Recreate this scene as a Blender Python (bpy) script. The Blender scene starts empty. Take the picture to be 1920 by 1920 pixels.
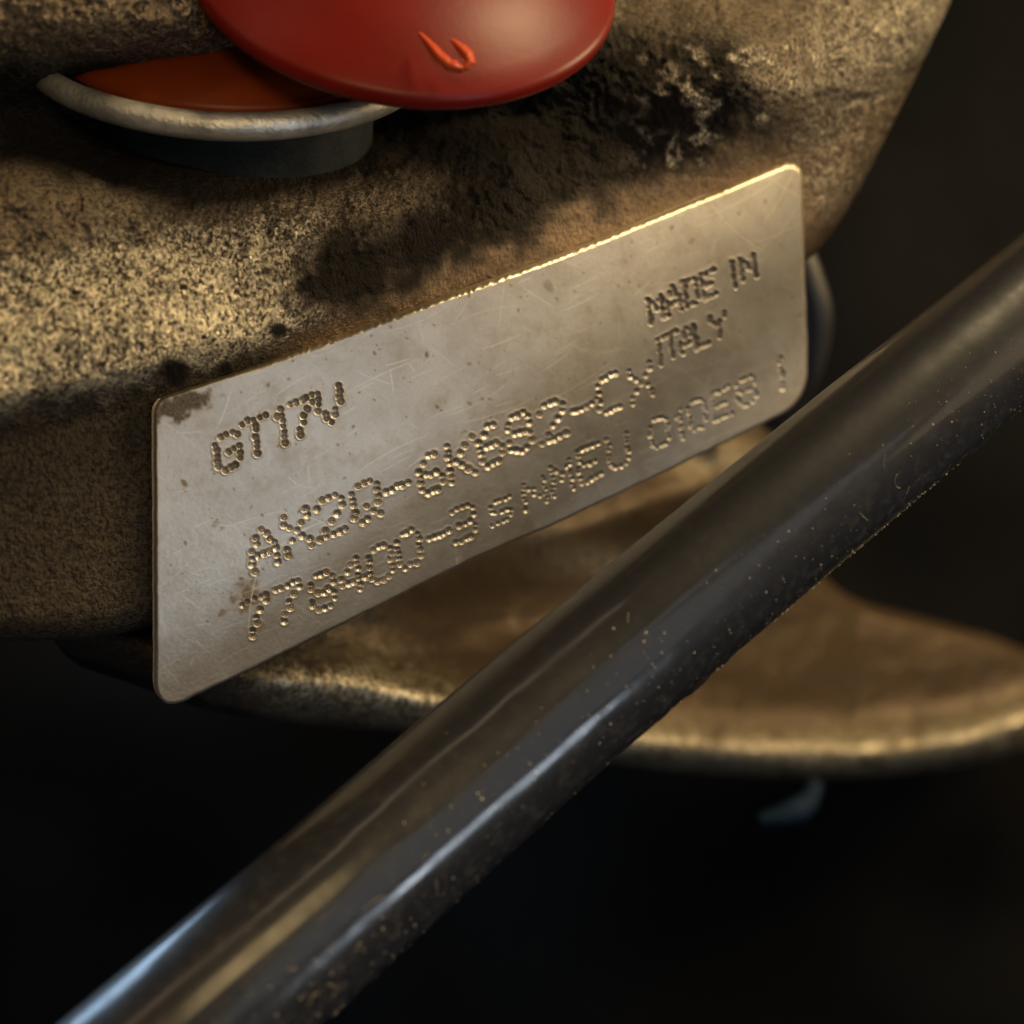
import bpy, math, random
import numpy as np
from mathutils import Vector

# ---------------------------------------------------------------- scene, camera, light
S = bpy.context.scene
S.unit_settings.system = 'METRIC'
S.unit_settings.scale_length = 0.01          # one unit is one centimetre
COL = S.collection
F = 2400.0                                   # focal length in photograph pixels (1920 wide)
cam_d = bpy.data.cameras.new('camera')
cam = bpy.data.objects.new('camera', cam_d); COL.objects.link(cam)
cam.location = (0, 0, 0); cam.rotation_euler = (math.radians(90), 0, 0)
cam_d.sensor_width = 36; cam_d.lens = 36 * F / 1920
cam_d.clip_start = 0.1; cam_d.clip_end = 400
cam_d.dof.use_dof = True; cam_d.dof.focus_distance = 11.0; cam_d.dof.aperture_fstop = 0.19
S.camera = cam
S.view_settings.view_transform = 'Standard'; S.view_settings.look = 'None'
S.view_settings.exposure = 0.3; S.view_settings.gamma = 1.0
W = bpy.data.worlds.new('World'); S.world = W; W.use_nodes = True
bg = W.node_tree.nodes['Background']
bg.inputs[0].default_value = (0.75, 0.80, 1.0, 1); bg.inputs[1].default_value = 0.035

def area(name, loc, target, size, power, color, size_y=None, spread=180):
    l = bpy.data.lights.new(name, 'AREA'); l.energy = power; l.color = color
    l.shape = 'RECTANGLE'; l.size = size; l.size_y = size_y or size; l.spread = math.radians(spread)
    o = bpy.data.objects.new(name, l); COL.objects.link(o); o.location = loc
    o.rotation_euler = (Vector(target) - Vector(loc)).to_track_quat('-Z', 'Y').to_euler()
    return o
def strip(name, loc, target, along, length, width, power, color):
    """a long lamp whose length runs in the direction `along`"""
    o = area(name, loc, target, length, power, color, width)
    z = (Vector(loc) - Vector(target)).normalized(); x = Vector(along); x = (x - z * x.dot(z)).normalized(); y = z.cross(x)
    from mathutils import Matrix
    o.rotation_euler = Matrix((x, y, z)).transposed().to_euler(); return o
# warm workshop lamp high on the right, cool daylight low on the right of the camera, a window far back on the left,
# a hand lamp near the camera; unseen fills added for plate, flange and hose
HA = (.75, .29, .59)
area('warm_lamp', (13, 3, 24), (-1, 12, 0), 6, 5600, (1.0, 0.76, 0.42))
strip('day_window', (15.6, -4.8, -9.6), (-1, 10.5, -1), HA, 2.0, 4.2, 560, (0.76, 0.87, 1.0))
area('plate_fill', (13, -11, 1), (0, 11.5, 0), 14, 500, (0.86, 0.92, 1.0))  # unseen soft fill, added to brighten the plate
area('side_window', (-14.5, 19, 9), (-2.4, 9.4, -3), 9, 3000, (0.50, 0.73, 1.0), 12)
area('plate_warm_fill', (19, 2, 5), (1, 12, 0), 9, 280, (1.0, 0.76, 0.46))  # unseen warm fill, added for the plate's right end
area('flange_fill', (22, 11, 11), (4, 18, -4), 6, 4200, (1.0, 0.74, 0.40))  # unseen light added to brighten the flange
strip('stripe_fill', (-12.5, -1.6, 14.5), (0, 10, -1), HA, 20, 2.6, 330, (1.0, 0.70, 0.46))  # unseen strip added to make the brown stripe on the hose
strip('hand_lamp', (-1.0, -2.0, 3.8), (-1.6, 8.5, -2.8), HA, 2.4, 5.5, 380, (1.0, 0.70, 0.32))

rng = np.random.default_rng(7); random.seed(7)

# ---------------------------------------------------------------- helpers
def P(px, py, d):
    px = np.asarray(px, float); py = np.asarray(py, float); d = np.asarray(d, float)
    return np.stack([(px - 960) / F * d, d + 0 * px, -(py - 960) / F * d], -1)

def sm(a, b, x):
    t = np.clip((x - a) / (b - a), 0, 1); return t * t * (3 - 2 * t)

_T = rng.random((256, 256))
def vnoise(x, y):
    xi = np.floor(x).astype(int); yi = np.floor(y).astype(int); fx = x - xi; fy = y - yi
    fx = fx * fx * (3 - 2 * fx); fy = fy * fy * (3 - 2 * fy)
    a = _T[xi & 255, yi & 255]; b = _T[(xi + 1) & 255, yi & 255]; c = _T[xi & 255, (yi + 1) & 255]; d = _T[(xi + 1) & 255, (yi + 1) & 255]
    return (a * (1 - fx) + b * fx) * (1 - fy) + (c * (1 - fx) + d * fx) * fy
def fbm(x, y, o=4):
    s = 0; a = 0.5
    for k in range(o):
        s = s + a * (vnoise(x + 17.3 * k, y + 9.1 * k) - 0.5) * 2; x = x * 2.03; y = y * 2.03; a *= 0.5
    return s

def smooth_poly(pts, n=8, it=2, closed=True):
    p = np.array(pts, float)
    for _ in range(it):
        q = np.roll(p, -1, 0); a = p * .75 + q * .25; b = p * .25 + q * .75
        p = np.stack([a, b], 1).reshape(-1, 2)
    return p

def round_poly(corners):
    """corners: (x, y, radius) -> outline with rounded corners"""
    out = []; n = len(corners)
    for i in range(n):
        p = np.array(corners[i][:2], float); r = corners[i][2]
        if r == 0: out.append(p); continue
        a = np.array(corners[i - 1][:2], float); b = np.array(corners[(i + 1) % n][:2], float)
        ua = (a - p) / np.linalg.norm(a - p); ub = (b - p) / np.linalg.norm(b - p)
        p0 = p + ua * r; p1 = p + ub * r
        for t in np.linspace(0, 1, 14):
            out.append((1 - t) ** 2 * p0 + 2 * t * (1 - t) * p + t * t * p1)
    return np.array(out)

def sdf(poly, X, Y):
    """signed distance (positive inside) and nearest outline point"""
    sh = X.shape; x = X.ravel(); y = Y.ravel()
    best = np.full(x.size, 1e18); nx = np.zeros(x.size); ny = np.zeros(x.size); ins = np.zeros(x.size, bool)
    n = len(poly)
    for i in range(n):
        ax, ay = poly[i]; bx, by = poly[(i + 1) % n]; dx, dy = bx - ax, by - ay
        L = dx * dx + dy * dy
        if L < 1e-12: continue
        t = np.clip(((x - ax) * dx + (y - ay) * dy) / L, 0, 1)
        qx = ax + t * dx; qy = ay + t * dy; d = (x - qx) ** 2 + (y - qy) ** 2
        m = d < best; best[m] = d[m]; nx[m] = qx[m]; ny[m] = qy[m]
        if ay != by:
            c = ((ay > y) != (by > y)) & (x < (bx - ax) * (y - ay) / (by - ay) + ax); ins ^= c
    s = np.where(ins, 1, -1) * np.sqrt(best)
    return s.reshape(sh), nx.reshape(sh), ny.reshape(sh)

def mesh_obj(name, V, faces, mat, parent=None, attrs=None, smooth=True, normals=None):
    me = bpy.data.meshes.new(name)
    V = np.asarray(V, float)
    if isinstance(faces, np.ndarray):
        f4 = np.ascontiguousarray(faces, np.int32)
        k = f4.shape[1]; me.vertices.add(len(V)); me.vertices.foreach_set('co', V.ravel())
        me.loops.add(f4.size); me.loops.foreach_set('vertex_index', f4.ravel())
        me.polygons.add(len(f4)); me.polygons.foreach_set('loop_start', np.arange(0, f4.size, k, dtype=np.int32))
        me.update(calc_edges=True)
    else:
        me.from_pydata([tuple(v) for v in V], [], faces)
    me.validate()
    me.polygons.foreach_set('use_smooth', np.full(len(me.polygons), smooth))
    for an, av in (attrs or {}).items():
        at = me.attributes.new(an, 'FLOAT', 'POINT'); at.data.foreach_set('value', np.asarray(av, np.float32))
    if normals is not None:
        me.normals_split_custom_set_from_vertices([tuple(v) for v in normals])
    me.materials.append(mat); me.update()
    o = bpy.data.objects.new(name, me); COL.objects.link(o)
    if parent is not None: o.parent = parent
    return o

def tag(o, label=None, cat=None, group=None, kind=None):
    for k, v in (('label', label), ('category', cat), ('group', group), ('kind', kind)):
        if v: o[k] = v
    return o
def empty(name, loc=(0, 0, 0)):
    # children keep world coordinates: the empty marks the thing's base
    o = bpy.data.objects.new(name, None); COL.objects.link(o); o.empty_display_size = 0.3
    o.location = loc; return o
def adopt(child, parent):
    child.parent = parent
    child.matrix_parent_inverse = parent.matrix_basis.inverted(); return child

def field(poly, bbox, step, depth_fn):
    """height field over an outline: returns verts, quads, pixel coords, depth, boundary loop edges"""
    x0, y0, x1, y1 = bbox
    xs = np.arange(x0, x1 + step, step); ys = np.arange(y0, y1 + step, step)
    X, Y = np.meshgrid(xs, ys); s, nx, ny = sdf(poly, X, Y)
    ins = s >= 0
    near = (~ins) & (s > -1.42 * step)
    X = np.where(near, nx, X); Y = np.where(near, ny, Y); s = np.where(near, 0, s)
    ok = ins | near
    idx = np.arange(X.size).reshape(X.shape)
    q = np.stack([idx[:-1, :-1], idx[1:, :-1], idx[1:, 1:], idx[:-1, 1:]], -1).reshape(-1, 4)
    okq = ok.ravel()[q].all(1) & (ins.ravel()[q].any(1))
    q = q[okq]
    used = np.unique(q); remap = np.full(X.size, -1, np.int64); remap[used] = np.arange(used.size)
    q = remap[q]; X = X.ravel()[used]; Y = Y.ravel()[used]; s = s.ravel()[used]
    d = depth_fn(X, Y, s)
    return X, Y, s, d, q

def skirt(q, V, offs):
    """extrude the open boundary of a quad mesh along successive offset arrays"""
    e = np.concatenate([q[:, [0, 1]], q[:, [1, 2]], q[:, [2, 3]], q[:, [3, 0]]])
    key = np.sort(e, 1); k = key[:, 0] * (len(V) + 1) + key[:, 1]
    u, inv, cnt = np.unique(k, return_inverse=True, return_counts=True)
    b = e[cnt[inv] == 1]
    bv = np.unique(b); rem = np.full(len(V), -1); rem[bv] = np.arange(bv.size)
    newV = [V]; newF = [q]; prev = None; base = len(V)
    for off in offs:
        newV.append(V[bv] + off)
        cur = lambda i, base=base: base + rem[i]
        if prev is None: f = np.stack([b[:, 1], b[:, 0], cur(b[:, 0]), cur(b[:, 1])], 1)
        else: f = np.stack([prev(b[:, 1]), prev(b[:, 0]), cur(b[:, 0]), cur(b[:, 1])], 1)
        newF.append(f); prev = cur; base += bv.size
    return np.concatenate(newV), np.concatenate(newF), bv

# ---------------------------------------------------------------- materials
class N:
    def __init__(s, name):
        s.m = bpy.data.materials.new(name); s.m.use_nodes = True; s.t = s.m.node_tree
        s.b = s.t.nodes['Principled BSDF']; s.tc = s.t.nodes.new('ShaderNodeTexCoord')
    def n(s, typ, **kw):
        o = s.t.nodes.new(typ)
        for k, v in kw.items(): setattr(o, k, v)
        return o
    def l(s, a, b): s.t.links.new(a, b)
    def noise(s, scale, detail=4, rough=.55, stretch=None, dist=0):
        o = s.n('ShaderNodeTexNoise'); o.inputs['Scale'].default_value = scale; o.inputs['Detail'].default_value = detail
        o.inputs['Roughness'].default_value = rough; o.inputs['Distortion'].default_value = dist
        if stretch:
            mp = s.n('ShaderNodeMapping'); s.l(s.tc.outputs['Object'], mp.inputs[0])
            mp.inputs['Rotation'].default_value = stretch[1]; mp.inputs['Scale'].default_value = stretch[0]
            s.l(mp.outputs[0], o.inputs['Vector'])
        else: s.l(s.tc.outputs['Object'], o.inputs['Vector'])
        return o.outputs['Fac']
    def ramp(s, fac, stops):
        o = s.n('ShaderNodeValToRGB'); r = o.color_ramp
        while len(r.elements) < len(stops): r.elements.new(.5)
        for e, (p, c) in zip(r.elements, stops):
            e.position = p; e.color = (*c, 1) if not isinstance(c, float) else (c, c, c, 1)
        s.l(fac, o.inputs[0]); return o.outputs[0]
    def mix(s, fac, a, b):
        o = s.n('ShaderNodeMix', data_type='RGBA')
        if isinstance(fac, float): o.inputs[0].default_value = fac
        else: s.l(fac, o.inputs[0])
        for k, v in ((6, a), (7, b)):
            if isinstance(v, tuple): o.inputs[k].default_value = (*v, 1)
            else: s.l(v, o.inputs[k])
        return o.outputs[2]
    def math(s, op, a, b=0.0, clamp=False):
        o = s.n('ShaderNodeMath', operation=op); o.use_clamp = clamp
        for k, v in ((0, a), (1, b)):
            if isinstance(v, (int, float)): o.inputs[k].default_value = v
            else: s.l(v, o.inputs[k])
        return o.outputs[0]
    def attr(s, name): return s.n('ShaderNodeAttribute', attribute_name=name).outputs['Fac']
    def bump(s, h, strength, dist, prev=None):
        o = s.n('ShaderNodeBump'); o.inputs['Strength'].default_value = strength; o.inputs['Distance'].default_value = dist
        s.l(h, o.inputs['Height'])
        if prev is not None: s.l(prev, o.inputs['Normal'])
        return o.outputs[0]
    def set(s, **kw):
        for k, v in kw.items():
            i = s.b.inputs[k.replace('_', ' ')]
            if isinstance(v, (int, float)): i.default_value = v
            elif isinstance(v, tuple): i.default_value = (*v, 1) if i.type == 'RGBA' else v
            else: s.l(v, i)
        return s.m

def plate_material():
    k = N('stamped steel')
    fine = k.noise(55, 5, .65); cloud = k.noise(1.3, 4, .6); brush = k.noise(9, 5, .7, ((1, 1, 26), (0, math.radians(20), 0)))
    base = k.ramp(cloud, [(.3, (.40, .37, .33)), (.7, (.52, .49, .44))])
    base = k.mix(k.math('MULTIPLY', k.ramp(k.noise(3.2, 6, .7), [(.47, 0.), (.70, 1.)]), .5), base, (.28, .22, .14))
    st = k.math('MULTIPLY', k.attr('stain_shade'), k.math('ADD', k.math('MULTIPLY', fine, .9), .45), True)
    base = k.mix(st, base, (.055, .038, .026))
    r = k.math('ADD', k.math('MULTIPLY', fine, .18), .36)
    base = k.mix(k.math('MULTIPLY', k.attr('scratch'), .5), base, (.74, .70, .62))
    base = k.mix(k.math('MULTIPLY', k.ramp(k.noise(38, 4, .7), [(.5, 0.), (.7, 1.)]), .22), base, (.25, .21, .16))
    r = k.math('ADD', r, k.math('MULTIPLY', st, .35)); r = k.math('SUBTRACT', r, k.math('MULTIPLY', k.attr('dent'), .2))
    nb = k.bump(k.math('ADD', k.math('MULTIPLY', fine, .6), k.math('MULTIPLY', brush, .5)), .35, .006)
    return k.set(Base_Color=base, Metallic=k.math('SUBTRACT', .85, k.math('MULTIPLY', st, .8)), Roughness=r, Normal=nb)

def edge_material():
    k = N('sheared edge'); fine = k.noise(40, 4, .6)
    base = k.ramp(fine, [(.35, (.55, .47, .33)), (.65, (.78, .70, .52))])
    return k.set(Base_Color=base, Metallic=.9, Roughness=.38, Normal=k.bump(fine, .5, .01))

def cast_material(name='cast iron', grain=26., soft=False):
    k = N(name)
    g = k.noise(grain, 3, .6); g2 = k.noise(grain * 2.6, 3, .6); big = k.noise(1.1, 5, .6); mid = k.noise(5, 5, .65)
    streak = k.noise(14, 4, .6, ((1, 1, 7), (0, math.radians(-38), 0)))
    base = k.ramp(big, [(.3, (.17, .125, .075)), (.55, (.25, .19, .115)), (.75, (.30, .25, .17))])
    base = k.mix(k.attr('rust'), base, (.19, .12, .062) if not soft else (.10, .066, .034))
    pit = k.ramp(k.math('ADD', k.math('MULTIPLY', g, .7), k.math('MULTIPLY', g2, .3)), [(.44, 1.), (.53, 0.)])
    base = k.mix(k.math('MULTIPLY', pit, k.math('SUBTRACT', .88, k.math('MULTIPLY', k.attr('rust'), .5))), base, (.032, .022, .022))
    gl = k.noise(grain * 1.1, 3, .55, ((1.25, 1, .85), (0, math.radians(25), 0)))
    bare_lit = k.attr('bare_lit'); lg = k.noise(grain * .34, 4, .6)
    peak = k.ramp(k.math('ADD', k.math('ADD', k.math('MULTIPLY', gl, .60), k.math('ADD', k.math('MULTIPLY', g2, .12), k.math('MULTIPLY', lg, .28))), k.math('MULTIPLY', k.math('SUBTRACT', bare_lit, .6), .10)), [(.44, 0.), (.60, 1.)])
    glit = k.mix(peak, (.045, .033, .030) if not soft else (.22, .165, .09), (.85, .76, .55))  # glints painted in as bright specks on dark grain
    base = k.mix(k.math('MULTIPLY', bare_lit, 1.25, True), base, glit)
    so = k.math('MULTIPLY', k.attr('soot_shade'), k.ramp(mid, [(.25, .93), (.50, 1.)]), True)
    base = k.mix(so, base, (.017, .0135, .010))
    met = k.math('MULTIPLY', k.math('SUBTRACT', 1., so), k.math('ADD', .5, k.math('MULTIPLY', bare_lit, .3)))
    rough = k.math('ADD', k.math('SUBTRACT', .38, k.math('MULTIPLY', bare_lit, .08)), k.math('MULTIPLY', so, .3))
    h = k.math('ADD', k.math('MULTIPLY', g, .5), k.math('MULTIPLY', g2, .4)); h = k.math('ADD', h, gl); h = k.math('ADD', h, k.math('MULTIPLY', lg, 1.2))
    smooth = k.math('SUBTRACT', 1., k.math('MULTIPLY', k.attr('rust'), .75))
    nb = k.bump(k.math('MULTIPLY', h, smooth), 1., .06 if not soft else .03)
    nb = k.bump(streak, .35, .02, nb)
    nb = k.bump(mid, .4, .06, nb)
    return k.set(Specular_IOR_Level=k.math('SUBTRACT', .5, k.math('MULTIPLY', so, .42)), Base_Color=base, Metallic=met, Roughness=rough, Normal=nb)

def hose_material():
    k = N('black rubber'); fine = k.noise(60, 4, .6); big = k.noise(2.2, 5, .6); scr = k.noise(22, 4, .6, ((1, 1, 1), (0, 0, 0)))
    d = k.ramp(k.noise(9, 6, .75), [(.50, 0.), (.78, 1.)])
    dust = k.math('MULTIPLY', k.math('MULTIPLY', d, k.attr('dust')), .8, True)
    base = k.mix(dust, (.012, .012, .013), (.11, .10, .085))
    r = k.math('ADD', .40, k.math('MULTIPLY', big, .12)); r = k.math('ADD', r, k.math('MULTIPLY', dust, .3))
    film = k.ramp(k.noise(1.6, 5, .65), [(.40, .11), (.70, .26)])
    nb = k.bump(fine, .10, .004); nb = k.bump(k.noise(4, 3, .5), .18, .02, nb)
    return k.set(Base_Color=base, Roughness=r, Normal=nb, Specular_IOR_Level=.20, Coat_Weight=k.math('SUBTRACT', .55, k.math('MULTIPLY', dust, .9), True), Coat_Roughness=film, Coat_Normal=k.bump(k.noise(3, 3, .5), .12, .02))

def simple(name, col, rough=.5, metal=0., bumpscale=20, bumpd=.02, var=.5, **kw):
    k = N(name); n1 = k.noise(bumpscale, 5, .6); n2 = k.noise(bumpscale * .12, 4, .6)
    c2 = tuple(c * (1 - var) for c in col)
    base = k.ramp(n2, [(.35, c2), (.65, col)])
    return k.set(Base_Color=base, Roughness=k.math('ADD', rough - .06, k.math('MULTIPLY', n1, .12)), Metallic=metal,
                 Normal=k.bump(n1, .4, bumpd), **kw)

# ---------------------------------------------------------------- backdrop of the engine bay
def build_backdrop():
    xs = np.linspace(-30, 30, 160); zs = np.linspace(-26, 26, 140)
    X, Z = np.meshgrid(xs, zs)
    Y = 30 + 3.5 * fbm(X * .09 + 5, Z * .09 + 3, 3)
    V = np.stack([X, Y, Z], -1).reshape(-1, 3); idx = np.arange(X.size).reshape(X.shape)
    q = np.stack([idx[:-1, :-1], idx[:-1, 1:], idx[1:, 1:], idx[1:, :-1]], -1).reshape(-1, 4)
    o = mesh_obj('engine_bay_wall', V, q, simple('dark engine bay', (.0035, .0029, .0022), .85, 0, 1.2, .1, .6, Specular_IOR_Level=.15))
    tag(o, kind='structure')
build_backdrop()

# ---------------------------------------------------------------- the plate's plane
def plane_from(pts):
    A = np.array([[1, p[0], p[1]] for p in pts]); b = np.array([1 / p[2] for p in pts]); return np.linalg.solve(A, b)
PC = plane_from([(300, 1320, 10.75), (300, 745, 10.35), (1510, 300, 13.1)])
def plate_depth(x, y): return 1 / (PC[0] + PC[1] * x + PC[2] * y)
def unit(v): return v / np.linalg.norm(v)
_a, _b, _c = (P(x, y, plate_depth(x, y)) for x, y in ((300, 745), (1500, 340), (300, 1300)))
PN = unit(np.cross(_c - _a, _b - _a)); PN = PN if PN[1] < 0 else -PN     # plate normal, towards the camera

# ---------------------------------------------------------------- cast housing behind and above the plate
TOP = np.array([(-400, 905), (313, 738), (480, 690), (650, 626), (850, 553), (1050, 480), (1250, 398), (1400, 338), (1512, 292), (2400, -60)], float)
def top_line(x): return np.interp(x, TOP[:, 0], TOP[:, 1])

def build_housing():
    poly = smooth_poly([(-420, -420), (1950, -420), (1830, -100), (1720, 140), (1640, 300), (1592, 392), (1545, 458), (1518, 486), (1470, 520),
                        (1380, 640), (900, 880), (420, 1120), (250, 1190), (60, 1205), (-420, 1190)], it=2)
    def depth(x, y, s):
        h = (top_line(x) - y)                       # pixels above the plate's upper edge
        d = plate_depth(x, np.maximum(y, 60)) + 0.13
        d = d - 0.30 * sm(1000, 1700, x) * sm(0, 200, h)
        ridge = np.exp(-((h - 105) / 135.) ** 2) * sm(900, 300, x) * sm(-25, 70, h)
        d = d - 0.55 * ridge
        # hollow under the red cap
        hol = np.exp(-(((x - 420) / 560) ** 2 + ((y - 215) / 105) ** 2))
        d = d + 1.7 * hol
        # the casting leans away towards the top and swells again at the right
        d = d + 0.9 * sm(180, 520, h) * sm(300, 900, x) - 0.5 * np.exp(-(((x - 1380) / 230) ** 2 + ((y - 160) / 120) ** 2))
        # rough casting relief
        amt = sm(60, 190, h + 60 * fbm(x / 130., y / 130.)) * sm(-30, 40, h)
        d = d + amt * (0.10 * fbm(x / 150., y / 150., 3) + 0.075 * fbm(x / 42., y / 42., 3))
        d = d + sm(-20, 60, h) * (.3 + .7 * amt) * 0.042 * fbm(x / 9., y / 9., 2)
        e = np.clip(s / 55., 0, 1); d = d + 0.35 * (1 - np.sqrt(1 - (1 - e) ** 2 + 1e-9)) * np.maximum(sm(1250, 1480, x), sm(420, 250, x) * sm(800, 900, y))
        return d
    X, Y, s, d, q = field(poly, (-420, -420, 1950, 1300), 3.4, depth)
    V = P(X, Y, d)
    h = top_line(X) - Y
    n1 = fbm(X / 90., Y / 90., 5); n2 = fbm(X / 28., Y / 28. + 40, 4)
    # soot: a dark band running up to the right and the hollow's film with painted shade
    sp = np.array([(540, 520), (640, 430), (800, 360), (760, 300), (690, 240), (760, 150), (960, 70), (1330, 40), (1420, 130), (1450, 220), (1350, 285), (1200, 360), (1000, 435), (850, 500), (700, 560), (590, 590)], float)
    sd = sdf(smooth_poly(sp), X, Y)[0]
    band = sm(-70, 45, sd + 60 * n1 + 45 * n2)
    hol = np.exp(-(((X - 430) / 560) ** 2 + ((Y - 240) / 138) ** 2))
    soot_shade = np.maximum(band, sm(.12, .5, hol + .25 * n1))
    for (cx, cy, r) in ((575, 535, 30), (620, 485, 18), (520, 620, 20), (330, 700, 40), (420, 700, 34)):
        soot_shade = np.maximum(soot_shade, sm(1, .35, np.hypot(X - cx, (Y - cy) * 1.1) / r + .5 * n2))
    soot_shade = np.maximum(soot_shade, sm(40, 5, h + 30 * n2) * sm(620, 480, X) * .8)
    soot_shade = soot_shade * (1 - .8 * sm(.12, .4, n2 + .25 * n1) * sm(1130, 1260, X)) * (1 - .7 * sm(.1, .45, n2) * np.exp(-((X - 730) / 110) ** 2 - ((Y - 370) / 60) ** 2))
    rust = sm(120, 70, h + 45 * n1) * sm(420, 640, X) * .9
    bare_lit = sm(10, 50, h + 30 * n1) * sm(400, 250, h + 70 * n1) * sm(780, 520, X + 90 * n1) * (.55 + .45 * sm(330, 560, Y))  # lit ridge painted in as brighter metal, duller towards the top
    chip = np.exp(-(((X - 1410) / 190) ** 2 + ((Y - 150) / 110) ** 2)) + np.exp(-(((X - 1270) / 110) ** 2 + ((Y - 270) / 60) ** 2)) + .7 * np.exp(-(((X - 740) / 110) ** 2 + ((Y - 375) / 60) ** 2))
    bare_lit = np.maximum(bare_lit, np.clip(chip, 0, 1) * sm(-.25, .3, n2 + .4 * n1))
    bare_lit = np.maximum(bare_lit, .45 * sm(1420, 1560, X) * sm(500, 350, Y))
    bare_lit = bare_lit * (1 - soot_shade) * (.72 + .28 * sm(-.35, .3, n1)); soot_shade = np.maximum(soot_shade, .5 * sm(.3, .6, fbm(X / 45. + 9, Y / 45., 4)))
    at = dict(soot_shade=np.clip(soot_shade, 0, 1), rust=np.clip(rust, 0, 1), bare_lit=np.clip(bare_lit, 0, 1))
    V2, q2, bv = skirt(q, V, [np.array([0, .8, 0]), np.array([0, 3.5, 0])])
    at = {k: np.concatenate([v, v[bv], v[bv]]) for k, v in at.items()}
    o = mesh_obj('cast_housing', V2, q2, cast_material(), attrs=at)
    tag(o, 'rough brown cast metal housing, sooty black in places, behind the steel nameplate', 'metal casting')
    return depth
housing_depth = build_housing()

# ---------------------------------------------------------------- lower flange, out of focus behind the hose
BOT = np.array([(-300, 1150), (100, 1235), (250, 1282), (330, 1315), (450, 1346), (600, 1362), (760, 1376), (1000, 1412), (1200, 1440), (1400, 1458), (1608, 1462), (1800, 1440), (2100, 1350)], float)
def build_flange():
    poly = smooth_poly([(60, 1050), (100, 1235), (250, 1282), (330, 1315), (450, 1346), (600, 1362), (760, 1376), (1000, 1412), (1200, 1440), (1400, 1458),
                        (1608, 1462), (1800, 1440), (2010, 1400), (2080, 1340), (2000, 1250), (1860, 1190), (1730, 1160), (1608, 1130), (1540, 1080), (1480, 1000), (1460, 880),
                        (1440, 740), (1300, 700), (800, 900), (300, 1080)], it=2)
    def depth(x, y, s):
        qd = np.interp(x, BOT[:, 0], BOT[:, 1]) - y
        d = np.interp(x, [0, 300, 800, 1200, 1608, 2100], [11.4, 12.2, 14.4, 18.0, 22.0, 25.0])
        rim = np.exp(-((qd - np.interp(x, [700, 1200], [80, 50])) / np.interp(x, [700, 1200], [60, 46.])) ** 2)
        d = d - np.interp(x, [700, 1200], [.7, 1.0]) * rim
        rec = np.exp(-np.abs((x - 1000) / 245) ** 3 - np.abs((y + .28 * (x - 960) - 1140) / 95) ** 3)
        d = d + 1.0 * rec
        # tan web above the recess
        web = np.exp(-((y - (985 - .42 * (x - 1130))) / 48.) ** 2) * sm(950, 1080, x) * sm(1420, 1300, x)
        d = d - 0.5 * web
        d = d + .10 * fbm(x / 120., y / 90., 4) + .035 * fbm(x / 30., y / 30., 3)
        e = np.clip(s / np.interp(x, [800, 1200], [48., 26.]), 0, 1); d = d + 0.8 * (1 - np.sqrt(1 - (1 - e) ** 2 + 1e-9))
        return d
    X, Y, s, d, q = field(poly, (40, 680, 2070, 1480), 7, depth)
    V = P(X, Y, d); n1 = fbm(X / 80., Y / 80., 5); n2 = fbm(X / 25., Y / 25., 4)
    qd = np.interp(X, BOT[:, 0], BOT[:, 1]) - Y
    soot_shade = sm(30, 4, qd + 18 * n1 + np.interp(X, [800, 1200], [0, 24])) * .8 + .5 * sm(.15, .5, n1) * sm(1000, 1200, X) + sm(480, 330, X + 80 * n1) * .75  # includes shade painted along the rim's underside
    rec = np.exp(-np.abs((X - 1000) / 245) ** 3 - np.abs((Y + .28 * (X - 960) - 1140) / 95) ** 3)
    rust = np.clip(rec * 1.2 + .45, 0, 1)
    bare_lit = np.exp(-((qd - np.interp(X, [700, 1200], [78, 46])) / np.interp(X, [700, 1200], [58, 44.])) ** 2) * .95 * sm(-.7, .0, n2) * sm(440, 560, X)  # light on the rim crest painted in as brighter metal
    rust = np.maximum(rust, sm(95, 130, qd) * sm(1000, 1200, X))
    grey = np.exp(-((X - 1100) / 110) ** 2 - ((Y - 1050) / 32) ** 2) + np.exp(-((X - 1350) / 90) ** 2 - ((Y - 862) / 38) ** 2)
    bare_lit = np.maximum(bare_lit, .6 * grey); rust = rust * (1 - grey); soot_shade = soot_shade + .25 * grey
    at = dict(soot_shade=np.clip(soot_shade, 0, 1), rust=rust, bare_lit=np.clip(bare_lit, 0, 1))
    V2, q2, bv = skirt(q, V, [np.array([0, .5, 0]), np.array([0, 2.5, 0])])
    at = {k: np.concatenate([v, v[bv], v[bv]]) for k, v in at.items()}
    o = mesh_obj('cast_flange', V2, q2, cast_material('cast flange', 16., True), attrs=at)
    tag(o, 'blurred brown cast flange with golden rounded rim behind the black hose', 'flange')
build_flange()

# ---------------------------------------------------------------- small blurred things behind
def curve_pts(ctrl, n):
    p = np.array(ctrl, float); m = len(p); out = []
    for t in np.linspace(0, m - 1, n):
        i = min(int(t), m - 2); f = t - i
        p0 = p[max(i - 1, 0)]; p1 = p[i]; p2 = p[i + 1]; p3 = p[min(i + 2, m - 1)]
        out.append(.5 * ((2 * p1) + (-p0 + p2) * f + (2 * p0 - 5 * p1 + 4 * p2 - p3) * f * f + (-p0 + 3 * p1 - 3 * p2 + p3) * f ** 3))
    return np.array(out)

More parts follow.
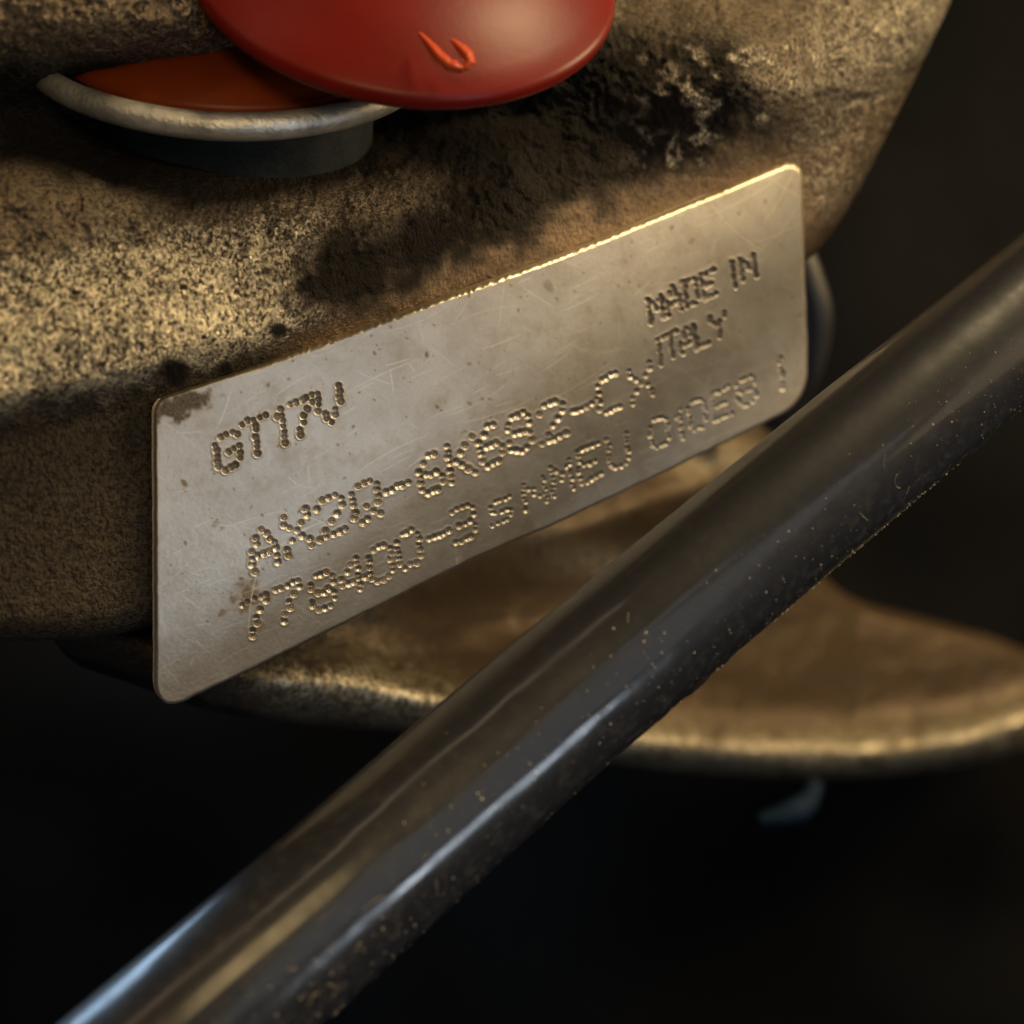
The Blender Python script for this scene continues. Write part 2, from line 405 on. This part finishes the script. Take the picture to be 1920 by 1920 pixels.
def tube(C, R, nseg, rel=None):
    """C: centres (n,3), R: radii (n,), rel(index, angle) -> radial factor"""
    n = len(C); T = np.gradient(C, axis=0); T /= np.linalg.norm(T, axis=1)[:, None]
    view = -C / np.linalg.norm(C, axis=1)[:, None]
    A = view - (view * T).sum(1)[:, None] * T; A /= np.linalg.norm(A, axis=1)[:, None]   # towards the front
    B = np.cross(T, A)
    th = np.linspace(0, 2 * np.pi, nseg, endpoint=False)
    rf = np.ones((n, nseg)) if rel is None else rel(np.arange(n)[:, None] * np.ones(nseg), np.ones(n)[:, None] * th)
    N_ = A[:, None] * np.cos(th)[None, :, None] + B[:, None] * np.sin(th)[None, :, None]
    V = C[:, None] + N_ * (R[:, None] * rf)[..., None]
    idx = np.arange(n * nseg).reshape(n, nseg); nx = np.roll(idx, -1, 1)
    q = np.stack([idx[:-1], idx[1:], nx[1:], nx[:-1]], -1).reshape(-1, 4)
    return V.reshape(-1, 3), q, N_, (C, T, A, B)

def build_behind():
    C = curve_pts([P(1470, 420, 17.5), P(1510, 520, 17.6), P(1528, 600, 17.8), P(1506, 700, 18.2), P(1440, 790, 18.8)], 60)
    V, q, _, _ = tube(C, np.full(60, .24), 32)
    o = mesh_obj('cable', V, q, simple('dark grey plastic', (.016, .016, .017), .5, 0, 20, .01, .3))
    tag(o, 'blurred dark grey cable in the gap right of the nameplate', 'cable')
    C = curve_pts([P(1425, 1538, 20), P(1470, 1528, 20), P(1510, 1508, 20.1), P(1530, 1470, 20.4)], 40)
    V, q, _, _ = tube(C, np.interp(np.linspace(0, 1, 40), [0, .5, 1], [.10, .20, .12]), 24)
    o = mesh_obj('glint_clip', V, q, simple('blue glint colour', (.006, .016, .034), .7, 0, 20, .01, .3, Specular_IOR_Level=.12))  # blue glint painted as the colour of an added clip
    tag(o, 'small blurred clip added as a blue glint in the dark at the lower right', 'clip')
build_behind()

# ---------------------------------------------------------------- nameplate
FONT = {
 'A': "00100 01010 01010 10001 11111 10001 10001", 'C': "01111 10000 10000 10000 10000 10000 01111", 'D': "11110 10001 10001 10001 10001 10001 11110",
 'E': "11111 10000 10000 11110 10000 10000 11111", 'G': "01110 10001 10000 10111 10001 10001 01110", 'I': "00100 00100 00100 00100 00100 00100 00100",
 'K': "10001 10010 10100 11000 10100 10010 10001", 'L': "10000 10000 10000 10000 10000 10000 11111", 'M': "10001 11011 10101 10101 10001 10001 10001",
 'N': "10001 11001 10101 10101 10011 10001 10001", 'Q': "01110 10001 10001 10001 10101 10010 01101", 'S': "01111 10000 10000 01110 00001 00001 11110",
 'T': "11111 00100 00100 00100 00100 00100 00100", 'U': "10001 10001 10001 10001 10001 10001 01110", 'V': "10001 10001 10001 10001 01010 01010 00100",
 'X': "10001 10001 01010 00100 01010 10001 10001", 'Y': "10001 10001 01010 00100 00100 00100 00100", '0': "01110 10001 10001 10001 10001 10001 01110",
 '1': "00100 01100 00100 00100 00100 00100 00100", '2': "01110 10001 00001 00010 00100 01000 11111", '3': "11110 00001 00001 01110 00001 00001 11110",
 '4': "00010 00110 01010 10010 11111 00010 00010", '6': "00110 01000 10000 11110 10001 10001 01110", '7': "11111 00001 00010 00100 00100 01000 01000",
 '8': "01110 10001 10001 01110 10001 10001 01110", '-': "00000 00000 00000 11111 00000 00000 00000"}
# character, centre x, centre y, width, height (first to last dot)
TEXT = [
 [('G', 428, 846, 42, 62), ('T', 480, 818, 42, 62), ('1', 531, 799, 40, 62), ('7', 568, 781, 38, 62), ('V', 618, 761, 40, 60)],
 [('A', 494, 1027, 44, 70), ('X', 556, 997, 44, 68), ('2', 620, 967, 46, 68), ('Q', 686, 940, 46, 68), ('-', 745, 914, 42, 68), ('6', 807, 888, 40, 66), ('K', 865, 861, 44, 68),
  ('6', 920, 834, 40, 68), ('8', 974, 811, 40, 66), ('2', 1035, 789, 44, 66), ('-', 1090, 766, 34, 64), ('C', 1140, 739, 34, 62), ('X', 1202, 718, 38, 62)],
 [('7', 480, 1157, 42, 64), ('7', 542, 1129, 42, 62), ('8', 605, 1109, 40, 62), ('4', 661, 1080, 40, 60), ('0', 714, 1057, 40, 60), ('0', 766, 1029, 40, 60), ('-', 824, 1003, 38, 60), ('3', 870, 981, 38, 58),
  ('S', 940, 958, 36, 38), ('N', 1002, 926, 38, 48), ('M', 1054, 897, 34, 54), ('E', 1105, 869, 38, 58), ('U', 1160, 846, 36, 56),
  ('0', 1236, 811, 32, 50), ('1', 1277, 796, 30, 50), ('0', 1307, 777, 30, 50), ('E', 1352, 757, 32, 50), ('8', 1400, 733, 32, 50), ('I', 1465, 700, 30, 56)],
 [('M', 1230, 580, 23, 44), ('A', 1263, 562, 22, 44), ('D', 1296, 548, 22, 44), ('E', 1329, 533, 23, 44), ('I', 1375, 515, 24, 44), ('N', 1402, 502, 24, 42)],
 [('I', 1236, 661, 26, 42), ('T', 1258, 648, 26, 42), ('A', 1289, 637, 26, 42), ('L', 1315, 626, 24, 42), ('Y', 1346, 611, 26, 42)]]

def build_plate():
    root = empty('metal_nameplate', tuple(P(300, 1320, 10.8)))
    # outline: the upper edge bends a little, all corners rounded
    poly = round_poly([(290, 752, 26), (400, 714, 0), (480, 688, 0), (650, 624, 0), (850, 551, 0), (1050, 479, 0), (1250, 398, 0), (1400, 336, 0), (1502, 293, 44), (1514, 640, 0),
                       (1514, 754, 62), (1250, 884, 0), (1040, 983, 0), (890, 1047, 0), (600, 1192, 0), (470, 1256, 0), (292, 1340, 66)])
    # a sheared edge is never quite straight
    dense = []
    for i in range(len(poly)):
        a, b = poly[i], poly[(i + 1) % len(poly)]; n = max(1, int(np.hypot(*(b - a)) / 7))
        for t in np.arange(n) / n: dense.append(a + (b - a) * t)
    poly = np.array(dense); poly = poly + np.stack([1.1 * fbm(poly[:, 0] / 23., poly[:, 1] / 23.), 1.6 * fbm(poly[:, 0] / 19. + 50, poly[:, 1] / 19.)], -1)
    step = 1.8
    X, Y, s, d, q = field(poly, (270, 270, 1535, 1345), step, lambda x, y, s: plate_depth(x, y))
    hgt = np.zeros(X.size); cell = np.full(X.size, -1); ncell = 0; dents = []
    celld = np.full(X.size, 1e9); grime = np.zeros(X.size)
    for li, line in enumerate(TEXT):
        for (ch, cx, cy, w, h) in line:
            rows = FONT[ch].split(); sc = h / 66.
            if ch == 'I' and cx > 1450: sc = 1.0
            m = (np.abs(X - cx) < w * .5 + 11) & (np.abs((Y - cy) + .43 * (X - cx)) < h * .5 + 12)
            idx = np.nonzero(m)[0]; xx = X[idx]; yy = Y[idx]
            rad = max(5.0, 7.1 * sc) if li < 3 else 5.7
            if li in (1, 2): rad *= .93
            hloc = np.zeros(idx.size); rim = np.zeros(idx.size)
            for r in range(7):
                for c in range(5):
                    if rows[r][c] != '1' : continue
                    fx = (c - 2) / 4 * w; fy = (r - 3) / 6 * h
                    jx, jy = random.gauss(0, 1.1), random.gauss(0, 1.1)
                    dx = cx + fx + fy * .12 + jx; dy = cy + fy - fx * .43 + jy
                    rr = rad * random.uniform(.85, 1.15); dep = random.uniform(.7, 1.15) * (1.35, 1, 1, 1.6, 1.5)[li]
                    t = np.hypot(xx - dx, (yy - dy) * 1.0) / rr
                    hloc = np.minimum(hloc, -dep * np.where(t < 1, (1 - t * t), 0))
                    rim = np.maximum(rim, .16 * dep * np.exp(-((t - 1.15) / .28) ** 2))
            hh = (hloc + rim * (hloc > -.15)) * rad / 6.6
            grime[idx] = np.maximum(grime[idx], np.clip(-hloc * 1.5, 0, 1) * ((.85, .10, .06, .95, .9)[li] if not (li == 2 and cx > 1255) else .75))
            hgt[idx] = np.where(np.abs(hh) > np.abs(hgt[idx]), hh, hgt[idx])
            dd = np.hypot(xx - cx, yy - cy); better = dd < celld[idx]
            cell[idx[better]] = ncell; celld[idx[better]] = dd[better]
            ncell += 1
    # edge: top edge has a wide sheared chamfer with teeth, the others a narrow roll
    up = sm(30, -10, Y - top_line(X)) * sm(380, 620, X)
    wid = 5 + 11 * up
    e = np.clip(s / wid, 0, 1); roll = -(1 - np.sqrt(1 - (1 - e) ** 2 + 1e-9))
    teeth = (.6 * np.sin(X / 2.5 + 7 * fbm(X / 50., Y / 50.)) + 1.3 * fbm(X / 9., Y / 30.)) * (.10 + .1 * fbm(X / 60., Y / 60.)) * up * (s < wid) * (1 - e) * 2
    along = .06 * fbm(X / 150., Y / 150., 3)
    hcm = 0.025 * hgt + (0.040 + .05 * up) * roll + 0.085 * teeth + 0.02 * along + .0008 * fbm(X / 6., Y / 6., 2)
    # a gentle bow towards the camera
    hcm = hcm + 0.10 * np.sin(np.pi * np.clip((X - 290) / 1220., 0, 1))
    V = P(X, Y, d); ray = V / np.linalg.norm(V, axis=1)[:, None]
    V = V + ray * (hcm / (ray @ PN))[:, None]           # raised along the line of sight by the wanted height
    # stains
    n2 = fbm(X / 14., Y / 14., 4); n1 = fbm(X / 60., Y / 60., 4)
    st = sm(.9, .45, np.hypot((X - 335) / 90, (Y - 762 + .2 * (X - 335)) / 34) + .55 * n2)
    st = np.maximum(st, .8 * sm(1, .4, np.hypot((X - 470) / 42, (Y - 1122) / 34) + .7 * n2))
    scr = np.zeros(X.size)
    for _ in range(230):
        x = 300 + 1200 * random.random(); y = top_line(x) + (1330 - .475 * (x - 310) - top_line(x)) * random.random()
        a = random.choice([-.42, -.42, -.42, random.uniform(-1.6, 1.6), random.uniform(.3, .9)]) + random.gauss(0, .12); L = random.choice([14, 20, 30, 45, 90])
        m = np.nonzero((np.abs(X - x) < L) & (np.abs(Y - y) < L))[0]; dx, dy = X[m] - x, Y[m] - y
        al = dx * math.cos(a) + dy * math.sin(a); ac = dy * math.cos(a) - dx * math.sin(a) + al * al * random.uniform(-.002, .002)
        scr[m] = np.maximum(scr[m], random.uniform(.3, 1) * sm(1.7, .5, np.abs(ac)) * sm(L, L * .5, np.abs(al)))
    spots = [(345, 905, 8), (403, 982, 9), (541, 711, 6), (880, 682, 5), (800, 664, 6), (1028, 536, 14), (1296, 452, 7), (1435, 378, 6), (1385, 400, 5), (460, 1180, 8), (415, 1150, 9), (1494, 680, 9), (1500, 590, 6), (1440, 555, 5), (1008, 985, 6), (860, 1050, 9), (745, 1110, 7)]
    for _ in range(300):
        u, v = random.random(), random.random(); x = 300 + 1200 * u; y0 = top_line(x); y1 = 1330 - .475 * (x - 310)
        spots.append((x, y0 + (y1 - y0) * v, random.choice([1.6, 2, 2.4, 3, 3.6, 5])))
    for (x, y, r) in spots:
        m = np.nonzero((np.abs(X - x) < 2.4 * r) & (np.abs(Y - y) < 2.4 * r))[0]
        a = random.uniform(0, 3.1); ca, sa = math.cos(a), math.sin(a); dx, dy = X[m] - x, Y[m] - y
        st[m] = np.maximum(st[m], random.uniform(.35, .8) * sm(1.2, .5, np.hypot(dx * ca + dy * sa, (dy * ca - dx * sa) * 1.6) / r + .5 * n2[m]))
    st = np.maximum(st, grime * (.65 + .5 * n2))
    st = np.clip(st + .4 * sm(-.1, .6, n1 + .4 * n2) * sm(1100, 1480, X) * sm(380, 700, Y) , 0, 1)  # brown reflection at the lower right, painted in with the stains
    # normals of the whole face, so the seams between the pieces do not show
    Vn = np.zeros_like(V); a, b, c, dd = (V[q[:, i]] for i in range(4)); fn = np.cross(c - a, dd - b)
    for i in range(4):
        for ax in range(3): Vn[:, ax] += np.bincount(q[:, i], fn[:, ax], len(V))
    Vn /= np.linalg.norm(Vn, axis=1)[:, None] + 1e-12
    if (Vn @ PN).mean() < 0: Vn = -Vn; q = q[:, ::-1]
    fc = cell[q]; fcell = np.where((fc == fc[:, :1]).all(1), fc[:, 0], -1)
    fedge = (s[q].mean(1) < wid[q].mean(1) * .8) & (fcell < 0)
    pm, em = plate_material(), edge_material()
    dent = np.clip(-hgt * 1.6, 0, 1)
    def piece(name, sel, mat, extra=None):
        f = q[sel]; used = np.unique(f); rem = np.full(len(V), -1); rem[used] = np.arange(used.size)
        return adopt(mesh_obj(name, V[used], rem[f], mat, attrs=dict(stain_shade=st[used], dent=dent[used], scratch=scr[used]), normals=Vn[used]), root)
    piece('plate_face', (fcell < 0) & ~fedge, pm)
    for k in range(ncell): piece('stamped_character', fcell == k, pm)
    # edge with the thickness of the sheet behind it, and the back
    f = q[fedge]; used = np.unique(f); rem = np.full(len(V), -1); rem[used] = np.arange(used.size)
    Ve = V[used]; qe = rem[f]
    outer = s[used] < .6
    V2, q2, bv = skirt(qe, Ve, [-PN * .05, -PN * .10])
    keep = np.ones(len(q2), bool); nb = len(qe)
    isout = np.concatenate([outer, outer[bv], outer[bv]]); keep[nb:] = isout[q2[nb:]].all(1)
    o = mesh_obj('sheared_edge', V2, q2[keep], em); adopt(o, root)
    bp = P(poly[:, 0], poly[:, 1], plate_depth(poly[:, 0], poly[:, 1])) - PN * .10
    bo = mesh_obj('plate_back', bp, [tuple(range(len(bp)))], pm, smooth=False); adopt(bo, root)
    tag(root, 'tilted grey steel nameplate with dot-stamped letters, MADE IN ITALY at its right', 'nameplate')
build_plate()

# ---------------------------------------------------------------- hose
def build_hose():
    # centre line in photograph pixels and depth; the radius stays 0.62
    ctrl_px = [(-330, 2520, 7.9), (-80, 2300, 8.2), (170, 2085, 8.55), (419, 1869, 8.95), (667, 1653, 9.4), (923, 1427, 9.85), (1214, 1179, 10.25), (1529, 917, 10.7), (1800, 694, 11.1), (2120, 430, 11.6), (2400, 200, 12.1), (3000, -300, 13.2)]
    ctrl = [P(x, y, d) for x, y, d in ctrl_px]
    C = curve_pts(ctrl, 352); R = np.full(len(C), .598)
    ph = fbm(np.arange(len(C)) / 40., np.zeros(len(C)) + 3.3, 3)
    def rel(i, th):
        r = 1 + .016 * fbm(i / 40., th * .8 + 10, 3) + .004 * fbm(i / 9., th * 3, 2)
        # a mould line along the lower side
        a = np.angle(np.exp(1j * (th - SEAM))); r = r + (.006 + .07 * np.clip(fbm(i / 4., i * 0 + 2., 3) - .28, 0, 1)) * np.exp(-(a / .06) ** 2)
        return r
    V, q, Nn, fr = tube(C, R, 160, rel)
    th = np.tile(np.linspace(0, 2 * np.pi, 160, endpoint=False), len(C))
    ii = np.repeat(np.arange(len(C)), 160)
    dust = np.clip(.12 + .25 * sm(190, 110, ii) + .8 * np.exp(-(np.angle(np.exp(1j * (th - SEAM))) / .7) ** 2), 0, 1)
    o = mesh_obj('rubber_hose', V, q, hose_material(), attrs=dict(dust=dust))
    tag(o, 'glossy black dusty rubber hose running diagonally in front of the nameplate', 'hose')
    return C, R, fr
SEAM = 1.5
HOSE = build_hose()

def build_dust():
    C, R, (C, T, A, B) = HOSE; V = []; Fc = []
    def blob(p, n, r, fl=.5):
        b = len(V); ax = np.array([random.gauss(0, 1) for _ in range(3)]); ax -= ax @ n * n; ax = unit(ax); bx = np.cross(n, ax)
        k = 5; s2 = random.uniform(.5, 1.)
        for j in range(k):
            a = 2 * math.pi * j / k; rr = r * random.uniform(.6, 1.2); V.append(p + ax * math.cos(a) * rr + bx * math.sin(a) * rr * s2)
        V.append(p + n * r * fl)
        for j in range(k): Fc.append((b + j, b + (j + 1) % k, b + k))
    def surf(i, th, lift=1.0):
        n = A[i] * math.cos(th) + B[i] * math.sin(th); return C[i] + n * R[i] * lift, n
    for _ in range(1500):
        i = random.randrange(30, 290); th = random.gauss(.75, .5); p, n = surf(i, th)
        blob(p, n, random.choice([.002, .002, .003, .003, .004, .005, .006, .009]) * random.uniform(.7, 1.2))
    for _ in range(230):                                   # crumbs caught on the mould line
        i = int(random.choice([random.gauss(222, 9), random.gauss(236, 6), random.gauss(210, 12), random.uniform(90, 280)])); th = SEAM + random.gauss(-.04, .09); p, n = surf(i, th, 1.008)
        blob(p, n, random.choice([.003, .004, .005, .007, .011]), .9)
    for _ in range(20):                                    # short fibres
        i = random.randrange(40, 260); th = random.gauss(.6, .5); L = random.uniform(.06, .2); b = len(V); k = 7; w = .0013
        a0 = random.uniform(0, 6.28); cur = random.uniform(-7, 7); di, dt = 0., 0.; p, n = surf(i, th)
        t1 = T[i]; t2 = np.cross(n, t1); pos = p.copy(); ang = a0
        for j in range(k):
            side = -math.sin(ang) * t1 + math.cos(ang) * t2
            rad = pos - C[i]; rad -= rad @ T[i] * T[i]; ps = C[i] + (pos - C[i]) @ T[i] * T[i] + unit(rad) * (R[i] * 1.012)
            V.extend([ps + side * w, ps - side * w, ps + unit(rad) * w * 1.6])
            pos = pos + (math.cos(ang) * t1 + math.sin(ang) * t2) * (L / k); ang += cur * L / k * 2
        for j in range(k - 1):
            r0 = b + 3 * j; r1 = r0 + 3
            for e in range(3): Fc.append((r0 + e, r0 + (e + 1) % 3, r1 + (e + 1) % 3, r1 + e))
    o = mesh_obj('dust', np.array(V), Fc, simple('pale dust', (.60, .50, .32), .9, 0, 30, .002, .3), smooth=False)
    tag(o, 'pale dust flecks, crumbs and short fibres on the black hose', 'dust', kind='stuff')
build_dust()

# ---------------------------------------------------------------- pipe stub and red cap
def lathe(name, prof, center, axis, mat, parent=None, nseg=160, wob=0., attrs=None):
    axis = unit(np.array(axis, float)); a = unit(np.cross(axis, [0.3, 0.1, 1])); b = np.cross(axis, a)
    th = np.linspace(0, 2 * np.pi, nseg, endpoint=False); V = []
    for (r, z) in prof:
        rr = r * (1 + wob * fbm(np.cos(th) * 2 + 5, np.sin(th) * 2 + z, 3))
        V.append(np.array(center) + axis * z + (a[None] * np.cos(th)[:, None] + b[None] * np.sin(th)[:, None]) * rr[:, None])
    n = len(prof); V = np.concatenate(V); idx = np.arange(n * nseg).reshape(n, nseg); nx = np.roll(idx, -1, 1)
    q = np.stack([idx[:-1], nx[:-1], nx[1:], idx[1:]], -1).reshape(-1, 4)
    o = mesh_obj(name, V, q, mat)
    if parent is not None: adopt(o, parent)
    return o

def arc(r0, z0, rad, a0, a1, n=8): return [(r0 + rad * math.cos(t), z0 + rad * math.sin(t)) for t in np.linspace(math.radians(a0), math.radians(a1), n)]

def build_cap():
    ax = unit(np.array([0.10, -0.66, 0.75])); c = P(430, 66, 11.6)
    root = empty('pipe_stub', tuple(c - ax * 1.4))
    m = simple('dull grey metal', (.66, .63, .54), .42, .8, 22, .03, .45)
    dark = simple('shaded oily metal', (.035, .04, .038), .5, .3, 14, .03, .5)  # dark colour paints in the shade on the pipe wall
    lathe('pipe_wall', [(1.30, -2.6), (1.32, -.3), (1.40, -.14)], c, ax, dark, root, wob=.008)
    lathe('pipe_rim', [(1.38, -.16), (1.70, -.15)] + arc(1.77, -.04, .12, -90, 90) + [(1.70, .03), (1.66, -.08), (1.50, -.12)], c, ax, m, root, wob=.008)
    tag(root, 'dull grey metal pipe rim under the red cap', 'pipe')
    r2 = empty('red_cap', tuple(c))
    def plastic(name, a, b):
        rm = N(name); n = rm.noise(12, 4, .6)
        return rm.set(Base_Color=rm.ramp(rm.noise(1.2, 3, .5), [(.3, a), (.7, b)]), Roughness=.40, Specular_IOR_Level=.22, Normal=rm.bump(n, .12, .01))
    red = plastic('red plastic', (.11, .0035, .0006), (.15, .005, .001)); orange = plastic('orange red plastic', (.12, .018, .002), (.16, .026, .003))
    c2 = P(760, -58, 10.9); ax2 = unit(np.array([0.15, -0.80, 0.58]))
    lathe('cap_body', [(0.2, -.10), (1.70, -.12)] + arc(1.72, .0, .10, -90, 60) + [(1.62, .16), (1.4, .26), (1.1, .36), (.7, .44), (.35, .48), (0.001, .49)], c2, ax2, red, r2, wob=.006)
    lathe('cap_skirt', [(1.55, -.06), (1.60, -.02), (1.55, .05), (1.2, .16), (.6, .24), (0.001, .26)], c, ax, orange, r2)
    # torn flap of plastic standing up on the cap's edge, highlight painted in paler
    fl = plastic('highlit torn plastic', (.42, .05, .014), (.55, .10, .04))
    for pts in ([(786, 62, 9.78), (806, 84, 9.70), (830, 112, 9.64), (856, 126, 9.62), (880, 128, 9.66)], [(846, 74, 9.72), (866, 92, 9.68), (880, 112, 9.64), (872, 127, 9.62)]):
        C = curve_pts([P(*p) for p in pts], 30); R = np.interp(np.linspace(0, 1, 30), [0, .3, .7, 1], [.010, .030, .040, .010])
        V, q, _, _ = tube(C, R, 14, lambda i, th: (1 + .5 * fbm(i / 3., th, 2)) * np.where(np.cos(th) > 0, .6, 1.3))
        adopt(mesh_obj('torn_flap', V, q, fl), r2)
    tag(r2, 'glossy red plastic cap over the pipe at the top left', 'cap')
build_cap()
